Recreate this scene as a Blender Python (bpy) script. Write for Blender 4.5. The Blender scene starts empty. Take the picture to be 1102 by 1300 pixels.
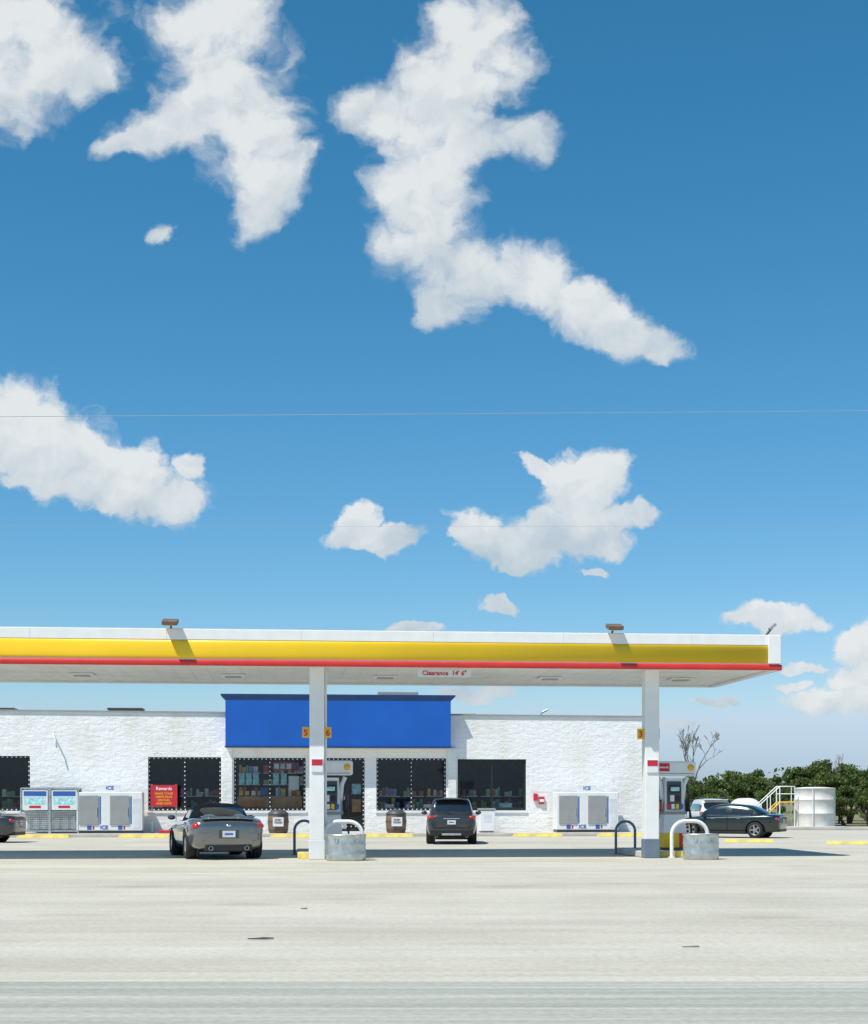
import bpy, bmesh, math, random
import numpy as np
from mathutils import Vector, Matrix
random.seed(7); rng=np.random.default_rng(7)
S=bpy.context.scene
COL=S.collection

# ------------------------------------------------------------ materials
def new_mat(name):
    m=bpy.data.materials.new(name); m.use_nodes=True
    nt=m.node_tree; b=nt.nodes['Principled BSDF']
    return m,nt,b
def mat(name,col,rough=.6,metal=0,var=.12,vscale=3,bump=0,bscale=30,coat=0,spec=.5,dirt=None):
    m,nt,b=new_mat(name)
    b.inputs['Roughness'].default_value=rough; b.inputs['Metallic'].default_value=metal
    b.inputs['Coat Weight'].default_value=coat; b.inputs['Specular IOR Level'].default_value=spec
    tc=nt.nodes.new('ShaderNodeTexCoord')
    n=nt.nodes.new('ShaderNodeTexNoise'); n.inputs['Scale'].default_value=vscale; n.inputs['Detail'].default_value=5
    nt.links.new(tc.outputs['Object'],n.inputs['Vector'])
    r=nt.nodes.new('ShaderNodeValToRGB')
    r.color_ramp.elements[0].position=.3; r.color_ramp.elements[1].position=.7
    c0=[c*(1-var) for c in col]; c1=[min(1,c*(1+var)) for c in col]
    if dirt: c0=dirt
    r.color_ramp.elements[0].color=(*c0,1); r.color_ramp.elements[1].color=(*c1,1)
    nt.links.new(n.outputs['Fac'],r.inputs['Fac']); nt.links.new(r.outputs['Color'],b.inputs['Base Color'])
    if bump:
        n2=nt.nodes.new('ShaderNodeTexNoise'); n2.inputs['Scale'].default_value=bscale; n2.inputs['Detail'].default_value=6
        nt.links.new(tc.outputs['Object'],n2.inputs['Vector'])
        bp=nt.nodes.new('ShaderNodeBump'); bp.inputs['Strength'].default_value=bump; bp.inputs['Distance'].default_value=.05
        nt.links.new(n2.outputs['Fac'],bp.inputs['Height']); nt.links.new(bp.outputs['Normal'],b.inputs['Normal'])
    return m
M={}
M['white']=mat('white_paint',(.83,.83,.81),.45,var=.04)
M['white2']=mat('white_enamel',(.76,.77,.77),.35,var=.06,vscale=2)
M['yellow']=mat('yellow_fascia',(.88,.56,.012),.4,var=.05,vscale=.6)
M['red']=mat('red_fascia',(.66,.035,.03),.4,var=.08)
M['blue']=mat('blue_fascia',(.002,.10,.46),.55,var=.10,vscale=.7)
M['navy']=mat('navy_trim',(.01,.05,.16),.5)
M['grey']=mat('grey_panel',(.30,.31,.31),.5,var=.08)
M['dgrey']=mat('dark_grey',(.07,.072,.075),.5)
M['black']=mat('black_plastic',(.015,.015,.016),.45)
M['rubber']=mat('tyre_rubber',(.018,.018,.018),.85,bump=.2)
M['steel']=mat('galvanised_steel',(.50,.54,.54),.38,metal=.7,var=.18,vscale=8)
M['rim']=mat('alloy_rim',(.45,.46,.47),.3,metal=.8)
M['chrome']=mat('chrome',(.7,.7,.72),.15,metal=1,var=.02)
M['tail']=mat('tail_light',(.45,.01,.01),.15,coat=1)
M['plate']=mat('licence_plate',(.65,.67,.7),.5)
M['brown']=mat('barrel_brown',(.17,.11,.075),.6,var=.3)
M['kerby']=mat('yellow_kerb_paint',(.74,.56,.10),.7,var=.25,vscale=5,dirt=(.52,.44,.2))
M['conc']=mat('kerb_concrete',(.50,.48,.44),.85,var=.12,vscale=2,bump=.3)
M['wood']=mat('tan_display',(.50,.28,.13),.6,var=.3)
M['poster_r']=mat('poster_red',(.55,.02,.04),.5)
M['postery']=mat('sign_yellow',(.85,.45,.02),.5)
M['poster_b']=mat('poster_blue',(.03,.12,.42),.5)
M['poster_t']=mat('poster_teal',(.4,.7,.72),.5,var=.4,vscale=9)
M['bark']=mat('bark',(.12,.09,.065),.9,var=.3,bump=.4)
M['barkg']=mat('dead_bark',(.18,.16,.14),.9,var=.2)
M['int']=mat('interior_dark',(.10,.10,.10),.8,var=.5,vscale=1.5)
M['soft']=mat('soft_top_fabric',(.018,.018,.02),.8)
M['blueb']=mat('base_slate',(.14,.19,.25),.6)
M['wire']=mat('wire_grey',(.30,.36,.42),.6)
M['ledw']=mat('led_white',(.75,.82,.88),.3)
M['paint_grey']=mat('paint_grey_metallic',(.20,.21,.21),.2,metal=.75,var=.04,coat=1)
M['paint_char']=mat('paint_charcoal',(.045,.048,.055),.28,metal=.5,var=.04,coat=1)
M['paint_black']=mat('paint_black_green',(.012,.022,.022),.22,metal=.3,var=.04,coat=1)
M['paint_white']=mat('paint_white_car',(.7,.71,.7),.3,var=.03,coat=.6)
M['cglass']=mat('car_glass',(.012,.015,.016),.06,var=.1,coat=1,spec=.8)

def glass_mat():
    m,nt,b=new_mat('shop_glass')
    nt.nodes.remove(b); o=nt.nodes['Material Output']
    t=nt.nodes.new('ShaderNodeBsdfTransparent'); t.inputs[0].default_value=(.86,.89,.89,1)
    g=nt.nodes.new('ShaderNodeBsdfGlossy'); g.inputs['Roughness'].default_value=.03; g.inputs[0].default_value=(.8,.85,.9,1)
    f=nt.nodes.new('ShaderNodeFresnel'); f.inputs['IOR'].default_value=1.6
    mx=nt.nodes.new('ShaderNodeMixShader'); nt.links.new(f.outputs[0],mx.inputs[0]); nt.links.new(t.outputs[0],mx.inputs[1]); nt.links.new(g.outputs[0],mx.inputs[2])
    nt.links.new(mx.outputs[0],o.inputs[0]); return m
M['glass']=glass_mat()

def N(nt,t,**k):
    n=nt.nodes.new(t)
    for a,v in k.items(): setattr(n,a,v)
    return n
def wall_mat():
    m,nt,b=new_mat('painted_split_face_block')
    b.inputs['Roughness'].default_value=.75
    tc=N(nt,'ShaderNodeTexCoord')
    mp=N(nt,'ShaderNodeMapping'); mp.inputs['Rotation'].default_value=(math.radians(90),0,0)
    nt.links.new(tc.outputs['Object'],mp.inputs['Vector'])
    nd=N(nt,'ShaderNodeTexNoise'); nd.inputs['Scale'].default_value=6; nd.inputs['Detail'].default_value=3; nt.links.new(tc.outputs['Object'],nd.inputs['Vector'])
    ma=N(nt,'ShaderNodeVectorMath',operation='MULTIPLY_ADD'); ma.inputs[1].default_value=(.10,.06,0); nt.links.new(nd.outputs['Color'],ma.inputs[0]); nt.links.new(mp.outputs[0],ma.inputs[2])
    br=N(nt,'ShaderNodeTexBrick'); br.inputs['Scale'].default_value=1; br.inputs['Brick Width'].default_value=.4; br.inputs['Row Height'].default_value=.2
    br.inputs['Mortar Size'].default_value=.010; br.inputs['Mortar Smooth'].default_value=1
    br.inputs['Color1'].default_value=(1,1,1,1); br.inputs['Color2'].default_value=(.6,.6,.6,1); br.inputs['Mortar'].default_value=(.42,.42,.42,1)
    nt.links.new(ma.outputs[0],br.inputs['Vector'])
    n=N(nt,'ShaderNodeTexNoise'); n.inputs['Scale'].default_value=3.6; n.inputs['Detail'].default_value=9; n.inputs['Roughness'].default_value=.68
    mq=N(nt,'ShaderNodeMapping'); mq.inputs['Scale'].default_value=(.8,1,1.5); nt.links.new(tc.outputs['Object'],mq.inputs[0]); nt.links.new(mq.outputs[0],n.inputs['Vector'])
    add=N(nt,'ShaderNodeMath',operation='MULTIPLY_ADD'); add.inputs[1].default_value=.30; nt.links.new(br.outputs['Color'],add.inputs[0]); nt.links.new(n.outputs['Fac'],add.inputs[2])
    bp=N(nt,'ShaderNodeBump'); bp.inputs['Strength'].default_value=.75; bp.inputs['Distance'].default_value=.07
    nt.links.new(add.outputs[0],bp.inputs['Height']); nt.links.new(bp.outputs[0],b.inputs['Normal'])
    n2=N(nt,'ShaderNodeTexNoise'); n2.inputs['Scale'].default_value=.6; n2.inputs['Detail'].default_value=7
    mp2=N(nt,'ShaderNodeMapping'); mp2.inputs['Scale'].default_value=(1.6,1,.6); nt.links.new(tc.outputs['Object'],mp2.inputs[0]); nt.links.new(mp2.outputs[0],n2.inputs['Vector'])
    r=N(nt,'ShaderNodeValToRGB'); r.color_ramp.elements[0].position=.30; r.color_ramp.elements[1].position=.48
    r.color_ramp.elements[0].color=(.79,.77,.71,1); r.color_ramp.elements[1].color=(.88,.88,.865,1)
    nt.links.new(n2.outputs['Fac'],r.inputs[0])
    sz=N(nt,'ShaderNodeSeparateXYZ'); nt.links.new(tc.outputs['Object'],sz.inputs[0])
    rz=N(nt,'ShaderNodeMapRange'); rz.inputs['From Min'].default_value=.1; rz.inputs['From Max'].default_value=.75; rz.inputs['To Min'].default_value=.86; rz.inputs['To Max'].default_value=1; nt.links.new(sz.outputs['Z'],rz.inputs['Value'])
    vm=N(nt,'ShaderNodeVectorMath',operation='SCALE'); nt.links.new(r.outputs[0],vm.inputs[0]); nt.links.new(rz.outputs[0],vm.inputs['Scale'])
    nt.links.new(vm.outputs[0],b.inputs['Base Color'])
    return m
M['wall']=wall_mat()

def ground_mat(name,ca,cb,cc,streak=.5,bump=.2,lot=False,sy=.9,sx=.06):
    m,nt,b=new_mat(name); b.inputs['Roughness'].default_value=.9; b.inputs['Specular IOR Level'].default_value=.25
    tc=N(nt,'ShaderNodeTexCoord')
    mp=N(nt,'ShaderNodeMapping'); mp.inputs['Scale'].default_value=(sx,sy,1); nt.links.new(tc.outputs['Object'],mp.inputs[0])
    n1=N(nt,'ShaderNodeTexNoise'); n1.inputs['Scale'].default_value=1.6; n1.inputs['Detail'].default_value=9; n1.inputs['Roughness'].default_value=.72
    nt.links.new(mp.outputs[0],n1.inputs['Vector'])
    n2=N(nt,'ShaderNodeTexNoise'); n2.inputs['Scale'].default_value=.35; n2.inputs['Detail'].default_value=9; n2.inputs['Roughness'].default_value=.68
    nt.links.new(tc.outputs['Object'],n2.inputs['Vector'])
    n3=N(nt,'ShaderNodeTexNoise'); n3.inputs['Scale'].default_value=14; n3.inputs['Detail'].default_value=6; n3.inputs['Roughness'].default_value=.7
    nt.links.new(tc.outputs['Object'],n3.inputs['Vector'])
    r1=N(nt,'ShaderNodeValToRGB'); r1.color_ramp.elements[0].position=.38; r1.color_ramp.elements[1].position=.60
    r1.color_ramp.elements[0].color=(*ca,1); r1.color_ramp.elements[1].color=(*cb,1)
    nt.links.new(n1.outputs['Fac'],r1.inputs[0])
    r2=N(nt,'ShaderNodeValToRGB'); r2.color_ramp.elements[0].position=.38; r2.color_ramp.elements[1].position=.60
    r2.color_ramp.elements[0].color=(*cc,1); r2.color_ramp.elements[1].color=(*cb,1)
    nt.links.new(n2.outputs['Fac'],r2.inputs[0])
    mx=N(nt,'ShaderNodeMix',data_type='RGBA'); mx.inputs[0].default_value=streak
    nt.links.new(r2.outputs[0],mx.inputs[6]); nt.links.new(r1.outputs[0],mx.inputs[7])
    r3=N(nt,'ShaderNodeValToRGB'); r3.color_ramp.elements[0].position=.25; r3.color_ramp.elements[1].position=.6
    r3.color_ramp.elements[0].color=(.70,.69,.67,1); r3.color_ramp.elements[1].color=(1.05,1.05,1.05,1)
    nt.links.new(n3.outputs['Fac'],r3.inputs[0])
    m2=N(nt,'ShaderNodeMix',data_type='RGBA',blend_type='MULTIPLY'); m2.inputs[0].default_value=.8
    nt.links.new(mx.outputs[2],m2.inputs[6]); nt.links.new(r3.outputs[0],m2.inputs[7])
    last=m2.outputs[2]
    if lot:
        v=N(nt,'ShaderNodeTexVoronoi'); v.inputs['Scale'].default_value=.5; v.inputs['Randomness'].default_value=1
        vv=N(nt,'ShaderNodeMapping'); vv.inputs['Scale'].default_value=(.55,1.2,1); nt.links.new(tc.outputs['Object'],vv.inputs[0]); nt.links.new(vv.outputs[0],v.inputs['Vector'])
        rv=N(nt,'ShaderNodeValToRGB'); rv.color_ramp.elements[0].position=.02; rv.color_ramp.elements[1].position=.22
        rv.color_ramp.elements[0].color=(.70,.68,.64,1); rv.color_ramp.elements[1].color=(1,1,1,1)
        nt.links.new(v.outputs['Distance'],rv.inputs[0])
        m4=N(nt,'ShaderNodeMix',data_type='RGBA',blend_type='MULTIPLY'); m4.inputs[0].default_value=.6
        nt.links.new(last,m4.inputs[6]); nt.links.new(rv.outputs[0],m4.inputs[7]); last=m4.outputs[2]
        mw=N(nt,'ShaderNodeMapping'); mw.inputs['Scale'].default_value=(.012,.33,1); nt.links.new(tc.outputs['Object'],mw.inputs[0])
        nl=N(nt,'ShaderNodeTexNoise'); nl.inputs['Scale'].default_value=1; nl.inputs['Detail'].default_value=3; nt.links.new(mw.outputs[0],nl.inputs['Vector'])
        rl=N(nt,'ShaderNodeValToRGB'); rl.color_ramp.elements[0].position=.36; rl.color_ramp.elements[1].position=.56
        rl.color_ramp.elements[0].color=(.88,.87,.85,1); rl.color_ramp.elements[1].color=(1,1,1,1); nt.links.new(nl.outputs['Fac'],rl.inputs[0])
        m5=N(nt,'ShaderNodeMix',data_type='RGBA',blend_type='MULTIPLY'); m5.inputs[0].default_value=.6
        nt.links.new(last,m5.inputs[6]); nt.links.new(rl.outputs[0],m5.inputs[7]); last=m5.outputs[2]
    nt.links.new(last,b.inputs['Base Color'])
    bp=N(nt,'ShaderNodeBump'); bp.inputs['Strength'].default_value=bump; bp.inputs['Distance'].default_value=.02
    nt.links.new(n3.outputs['Fac'],bp.inputs['Height']); nt.links.new(bp.outputs[0],b.inputs['Normal'])
    return m
M['lot']=ground_mat('lot_concrete',(.45,.425,.355),(.59,.56,.48),(.47,.445,.375),.45,lot=True)
M['road']=ground_mat('worn_road_surface',(.27,.285,.25),(.50,.49,.43),(.40,.40,.35),.85,sy=1.8,sx=.03)
M['shoulder']=ground_mat('road_shoulder',(.46,.435,.365),(.58,.55,.475),(.48,.455,.385),.8,sy=2)
M['dirt']=ground_mat('dry_grass',(.16,.15,.07),(.30,.27,.15),(.10,.12,.05),.3)
def leaf_mat():
    m,nt,b=new_mat('foliage'); b.inputs['Roughness'].default_value=.6; b.inputs['Specular IOR Level'].default_value=.25
    g=N(nt,'ShaderNodeNewGeometry'); r=N(nt,'ShaderNodeValToRGB')
    r.color_ramp.elements[0].color=(.055,.095,.03,1); r.color_ramp.elements[1].color=(.20,.255,.09,1)
    nt.links.new(g.outputs['Random Per Island'],r.inputs[0])
    tc=N(nt,'ShaderNodeTexCoord'); n=N(nt,'ShaderNodeTexNoise'); n.inputs['Scale'].default_value=.8; nt.links.new(tc.outputs['Object'],n.inputs[0])
    r2=N(nt,'ShaderNodeValToRGB'); r2.color_ramp.elements[0].position=.35; r2.color_ramp.elements[1].position=.65
    r2.color_ramp.elements[0].color=(.6,.68,.55,1); r2.color_ramp.elements[1].color=(1.25,1.2,1,1); nt.links.new(n.outputs[0],r2.inputs[0])
    mx=N(nt,'ShaderNodeMix',data_type='RGBA',blend_type='MULTIPLY'); mx.inputs[0].default_value=1
    nt.links.new(r.outputs[0],mx.inputs[6]); nt.links.new(r2.outputs[0],mx.inputs[7]); nt.links.new(mx.outputs[2],b.inputs['Base Color'])
    tr=N(nt,'ShaderNodeBsdfTranslucent'); nt.links.new(mx.outputs[2],tr.inputs[0])
    ms=N(nt,'ShaderNodeMixShader'); ms.inputs[0].default_value=.35; nt.links.new(b.outputs[0],ms.inputs[1]); nt.links.new(tr.outputs[0],ms.inputs[2])
    nt.links.new(ms.outputs[0],nt.nodes['Material Output'].inputs[0])
    return m
M['leaf']=leaf_mat()

# ------------------------------------------------------------ helpers
def empty(name,loc=(0,0,0),rz=0,sc=1):
    e=bpy.data.objects.new(name,None); COL.objects.link(e); e.location=loc; e.rotation_euler=(0,0,rz); e.scale=(sc,)*3
    e.empty_display_size=.2; return e
def addmesh(name,verts,faces,m,parent=None,smooth=False,mats=None,fm=None):
    me=bpy.data.meshes.new(name); me.from_pydata(verts,[],faces)
    for mm in (mats or [m]): me.materials.append(mm)
    if fm is not None:
        for p,i in zip(me.polygons,fm): p.material_index=i
    if smooth: me.polygons.foreach_set('use_smooth',[True]*len(me.polygons))
    me.update()
    o=bpy.data.objects.new(name,me); COL.objects.link(o)
    if parent: o.parent=parent
    return o
def box(name,x0,x1,y0,y1,z0,z1,m,parent=None,bev=0,rot=None):
    cx,cy,cz=(x0+x1)/2,(y0+y1)/2,(z0+z1)/2
    bm=bmesh.new(); bmesh.ops.create_cube(bm,size=1)
    bmesh.ops.scale(bm,vec=(abs(x1-x0),abs(y1-y0),abs(z1-z0)),verts=bm.verts)
    if bev: bmesh.ops.bevel(bm,geom=bm.edges[:],offset=bev,segments=2,affect='EDGES',profile=.5)
    me=bpy.data.meshes.new(name); bm.to_mesh(me); bm.free(); me.materials.append(m)
    o=bpy.data.objects.new(name,me); COL.objects.link(o); o.location=(cx,cy,cz)
    if rot: o.rotation_euler=rot
    if parent: o.parent=parent
    return o
def lathe(name,prof,m,parent=None,loc=(0,0,0),seg=32,axis='Z',mats=None,fmf=None,scale=(1,1,1)):
    vs=[];fs=[]
    for (r,z) in prof:
        for i in range(seg):
            a=2*math.pi*i/seg; vs.append((r*math.cos(a)*scale[0],r*math.sin(a)*scale[1],z*scale[2]))
    fm=[]
    for j in range(len(prof)-1):
        for i in range(seg):
            k=(i+1)%seg; fs.append((j*seg+i,j*seg+k,(j+1)*seg+k,(j+1)*seg+i)); fm.append(fmf(j) if fmf else 0)
    if axis=='Y': vs=[(x,z,y) for x,y,z in vs]; fs=[f[::-1] for f in fs]
    if axis=='X': vs=[(z,x,y) for x,y,z in vs]
    o=addmesh(name,vs,fs,m,parent,True,mats,fm if fmf else None); o.location=loc
    return o
def pipe(name,pts,r,m,parent=None,cyc=False,smooth=True,res=3):
    cu=bpy.data.curves.new(name,'CURVE'); cu.dimensions='3D'; cu.bevel_depth=r; cu.bevel_resolution=res; cu.use_fill_caps=True
    s=cu.splines.new('POLY'); s.points.add(len(pts)-1)
    for p,q in zip(s.points,pts): p.co=(*q,1)
    s.use_smooth=smooth; s.use_cyclic_u=cyc
    cu.materials.append(m); o=bpy.data.objects.new(name,cu); COL.objects.link(o)
    if parent: o.parent=parent
    return o
def text(name,body,size,loc,m,parent,rot=(math.pi/2,0,0),ext=.003):
    cu=bpy.data.curves.new(name,'FONT'); cu.body=body; cu.size=size; cu.extrude=ext; cu.align_x='CENTER'; cu.align_y='CENTER'; cu.offset=.004*size/.2
    cu.materials.append(m); o=bpy.data.objects.new(name,cu); COL.objects.link(o); o.location=loc; o.rotation_euler=rot; o.parent=parent; return o
def sheet(name,x0,x1,y0,y1,z,m,rz=0):
    o=addmesh(name,[(x0,y0,0),(x1,y0,0),(x1,y1,0),(x0,y1,0)],[(0,1,2,3)],m); o.location=(0,0,z); o.rotation_euler=(0,0,rz); return o

TH=math.radians(5.6)
# ------------------------------------------------------------ ground
sheet('ground',-1500,1500,-300,3000,-.012,M['dirt'])
sheet('concrete_lot',-120,48,12.0,84,-.004,M['lot'])
sheet('road_shoulder',-200,200,11.6,12.6,.0,M['shoulder'],math.radians(.3))
sheet('road',-200,200,-4,11.9,.004,M['road'],math.radians(.3))

# ------------------------------------------------------------ store building
B=empty('convenience_store',(0,60,0),TH)
UL,UR,DEP=-27,8.72,14
WZ0,WZ1=.96,3.0
OP=[(-23.5,-20.5,WZ0,WZ1),(-17.9,-15.46,WZ0,3.05),(-11.02,-8.24,WZ0,3.02),(-7.75,-5.0,WZ0,WZ1),(-4.3,-2.71,.15,WZ1),(-2.25,.48,WZ0,WZ1),(.93,3.64,WZ0,2.97)]
def toph(u): return 4.75-(u+16.6)*.0045
us=[UL,UR]+[a for o in OP for a in o[:2]]
u=UL
while u<UR: us.append(u); u+=1.6
us=sorted(set(round(x,3) for x in us))
zs=[.0,.15,.96,2.97,3.0,3.02,3.05,4.4]
vs=[];fs=[]
def quad(a,b,c,d):
    i=len(vs); vs.extend([a,b,c,d]); fs.append((i,i+1,i+2,i+3))
for i in range(len(us)-1):
    a,b=us[i],us[i+1]; mu=(a+b)/2
    for j in range(len(zs)):
        z0=zs[j]; z1=zs[j+1] if j+1<len(zs) else None
        mz=(z0+z1)/2 if z1 else 4.5
        if any(o[0]<mu<o[1] and o[2]<mz<o[3] for o in OP): continue
        if z1: quad((a,0,z0),(b,0,z0),(b,0,z1),(a,0,z1))
        else: quad((a,0,z0),(b,0,z0),(b,0,toph(b)),(a,0,toph(a)))
for o in OP:
    a,b,z0,z1=o; d=.22
    quad((a,0,z0),(a,0,z1),(a,d,z1),(a,d,z0)); quad((b,0,z0),(b,d,z0),(b,d,z1),(b,0,z1))
    quad((a,0,z1),(b,0,z1),(b,d,z1),(a,d,z1)); quad((a,0,z0),(a,d,z0),(b,d,z0),(b,0,z0))
quad((UR,0,0),(UR,DEP,0),(UR,DEP,toph(UR)),(UR,0,toph(UR)))
quad((UL,0,0),(UL,0,toph(UL)),(UL,DEP,toph(UL)),(UL,DEP,0))
quad((UL,DEP,0),(UL,DEP,toph(UL)),(UR,DEP,toph(UR)),(UR,DEP,0))
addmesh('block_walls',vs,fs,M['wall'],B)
addmesh('roof',[(UL,.02,4.3),(UR,.02,4.3),(UR,DEP-.02,4.3),(UL,DEP-.02,4.3)],[(0,1,2,3)],M['grey'],B)
addmesh('parapet_coping',[(UL-.05,-.06,toph(UL)),(UR+.05,-.06,toph(UR)),(UR+.05,.28,toph(UR)),(UL-.05,.28,toph(UL)),
    (UL-.05,-.06,toph(UL)+.06),(UR+.05,-.06,toph(UR)+.06),(UR+.05,.28,toph(UR)+.06),(UL-.05,.28,toph(UL)+.06)],
    [(0,1,5,4),(1,2,6,5),(2,3,7,6),(3,0,4,7),(4,5,6,7),(0,3,2,1)],M['grey'],B)
box('shop_floor',UL+.1,UR-.1,.25,6,.02,.12,M['grey'],B)
box('interior_back_wall',UL+.1,UR-.1,5.9,6,.12,4.2,M['int'],B)
box('interior_ceiling',UL+.1,UR-.1,.25,6,3.3,3.35,M['grey'],B)
for k,o in enumerate(OP):
    a,b,z0,z1=o; f=.09
    box(f'window_frame_l_{k}',a,a+f,.08,.16,z0,z1,M['black'],B); box(f'window_frame_r_{k}',b-f,b,.08,.16,z0,z1,M['black'],B)
    box(f'window_frame_t_{k}',a+f,b-f,.08,.16,z1-f,z1,M['black'],B); box(f'window_frame_b_{k}',a+f,b-f,.08,.16,z0,z0+f,M['black'],B)
    mids=[(a+b)/2] if k!=4 else [a+.95]
    for mm in mids: box(f'mullion_{k}',mm-.04,mm+.04,.085,.155,z0+f,z1-f,M['black'],B)
    addmesh(f'glass_{k}',[(a+f,.12,z0+f),(b-f,.12,z0+f),(b-f,.12,z1-f),(a+f,.12,z1-f)],[(0,1,2,3)],M['glass'],B)
    box(f'sill_{k}',a-.04,b+.04,-.05,-.002,z0-.09,z0-.003,M['white'],B)
pal=[mat(f'stock_{i}',c,.5,var=.3,vscale=12) for i,c in enumerate([(.6,.08,.05),(.75,.75,.7),(.15,.35,.6),(.75,.5,.1),(.25,.5,.2),(.45,.15,.4),(.8,.75,.6)])]
for k,o in enumerate(OP):
    a,b,z0,z1=o
    if k==4: continue
    for sx in np.arange(a+.15,b-.3,.95):
        for lv in range(5 if k==3 else 3):
            zz=.6+lv*.45; yy=.42 if k==3 else (.9 if k==5 else 1.5)
            box(f'shelf_{k}',sx,sx+.85,yy,yy+.4,zz,zz+.03,M['white'],B)
            x=sx+.03
            while x<sx+.75:
                w=random.uniform(.07,.18); h=random.uniform(.15,.36)
                if random.random()<.8: box('stock_item',x,x+w,yy+.02,yy+.25,zz+.032,zz+.032+h,random.choice(pal),B)
                x+=w+.015
a=-7.75
box('tan_display_panel',a+.12,a+2.62,.2,.24,1.06,1.5,M['wood'],B)
for x in (0.18,.45,.72,1.5,1.8): box('window_poster',a+x,a+x+.22,.15,.16,1.95,2.4,M['poster_t'],B)
for x in (0.18,.42,.66,.9): box('display_item',a+x,a+x+.16,.15,.17,1.56,1.72,random.choice(pal),B)
box('window_poster_red',a+1.5,a+2.5,.17,.18,2.52,2.84,M['poster_r'],B)
for i in range(4): box('poster_tile',a+1.54+i*.24,a+1.72+i*.24,.15,.16,2.58,2.78,[M['white'],M['poster_t'],M['white'],M['poster_b']][i],B)
box('window_poster_white',a+2.1,a+2.5,.15,.16,1.75,2.3,M['white'],B)
box('window_poster_low',a+1.0,a+1.3,.15,.16,1.55,1.85,M['poster_b'],B)
box('door_poster',-4.1,-3.75,.15,.16,1.5,1.9,M['white'],B); box('door_poster_red',-3.6,-3.4,.15,.16,1.3,1.6,M['poster_r'],B)
box('door_poster_teal',-3.2,-2.85,.15,.16,1.6,2.0,M['poster_t'],B); box('door_poster_tan',-3.2,-2.85,.15,.16,.9,1.4,M['wood'],B)
box('door_kick_plate',-4.2,-3.42,.075,.112,.25,.5,M['steel'],B); pipe('door_handle',[(-3.5,.06,1.1),(-3.5,.06,1.5)],.02,M['chrome'],B)
for dx in(-1.9,-1.1,-.4): box('window_sticker',dx,dx+.35,.15,.16,1.07,1.2,M['white'],B)
for (x,w_) in ((-10.9,.4),(1.1,.3),(2.6,.5)): box('window_sticker_b',x,x+w_,.15,.16,1.07,1.25,M['poster_t'],B)
vs=[];fs=[]
for k in (1,2,3,4,5):
    a,b,z0,z1=OP[k]; z0=max(z0,.3)
    pts=[(x,z) for x in np.arange(a+.05,b,.17) for z in (z0+.045,z1-.045)]+[(x,z) for z in np.arange(z0+.16,z1-.1,.17) for x in (a+.045,b-.045)]
    if k!=4: pts+=[((a+b)/2,z) for z in np.arange(z0+.16,z1-.1,.17)]
    for x,z in pts:
        h=.021;i=len(vs);y=.055
        vs+=[(x-h,y,z-h),(x+h,y,z-h),(x+h,y,z+h),(x-h,y,z+h),(x-h,y+.02,z-h),(x+h,y+.02,z-h),(x+h,y+.02,z+h),(x-h,y+.02,z+h)]
        fs+=[(i,i+1,i+2,i+3),(i,i+4,i+5,i+1),(i+1,i+5,i+6,i+2),(i+2,i+6,i+7,i+3),(i+3,i+7,i+4,i)]
addmesh('led_strip_dots',vs,fs,M['ledw'],B)
a,b=-8.06,.60; t=.18
vs=[(a,-.55,3.42),(b,-.55,3.42),(b,-.003,3.42),(a,-.003,3.42),(a,-.55,5.2),(b,-.55,5.2),(b,-.003,5.2),(a,-.003,5.2)]
addmesh('blue_parapet_box',vs,[(0,1,5,4),(1,2,6,5),(3,0,4,7),(0,3,2,1)],M['blue'],B)
vs=[(a,-.553,5.2),(b,-.553,5.2),(b,.6,5.2),(a,.6,5.2),(a-t,-.60,5.38),(b+t,-.60,5.38),(b+t,.75,5.38),(a-t,.75,5.38),(a-t,-.60,5.43),(b+t,-.60,5.43),(b+t,.75,5.43),(a-t,.75,5.43)]
addmesh('blue_parapet_cap',vs,[(0,1,5,4),(1,2,6,5),(2,3,7,6),(3,0,4,7),(4,5,9,8),(5,6,10,9),(6,7,11,10),(7,4,8,11),(8,9,10,11)],M['navy'],B)
box('blue_parapet_back',a,b,.003,.6,4.5,5.2,M['blue'],B)
box('blue_bottom_trim',a-.03,b+.03,-.58,-.553,3.38,3.44,M['navy'],B)
box('entrance_pier_l',-8.2,-7.82,-.12,-.003,.15,3.4,M['wall'],B); box('entrance_pier_r',.55,.86,-.12,-.003,.15,3.4,M['wall'],B)
box('soffit_board',-8.0,.55,-.5,-.003,3.34,3.375,M['white'],B)
for (x,w,h,d) in ((-12.2,1.3,.5,3),(-16.7,.5,.35,2),(1.6,1.0,.3,4)):
    box('roof_unit',x-w/2,x+w/2,d,d+1,4.3,4.72+h*.55,M['grey'],B,.03)
    box('roof_unit_cap',x-w/2-.05,x+w/2+.05,d-.05,d+1.05,4.723+h*.55,4.8+h*.55,M['dgrey'],B)
pipe('roof_vent',[(4.4,1,4.3),(4.4,1,4.85),(4.65,1,4.98)],.05,M['steel'],B)
pipe('wall_bracket',[(-14.6,-.02,3.9),(-14.45,-.25,3.6),(-14.42,-.3,3.35)],.03,M['steel'],B)
box('roof_exhaust',-2.0,-.35,3.0,3.6,5.66,5.8,M['grey'],B,.02); box('roof_exhaust_leg',-1.8,-1.7,3.2,3.3,4.3,5.66,M['dgrey'],B); box('roof_exhaust_leg_b',-.65,-.55,3.2,3.3,4.3,5.66,M['dgrey'],B)
box('fire_box',3.92,4.08,-.12,-.003,1.35,1.62,M['poster_r'],B,.01); box('fire_box_b',4.15,4.35,-.1,-.003,1.2,1.5,M['poster_r'],B,.01); box('fire_plate',4.16,4.34,-.105,-.102,1.3,1.4,M['white'],B)
box('sidewalk',-27,10,-2.0,-.004,-.0,.12,M['conc'],B,.015)

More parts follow.
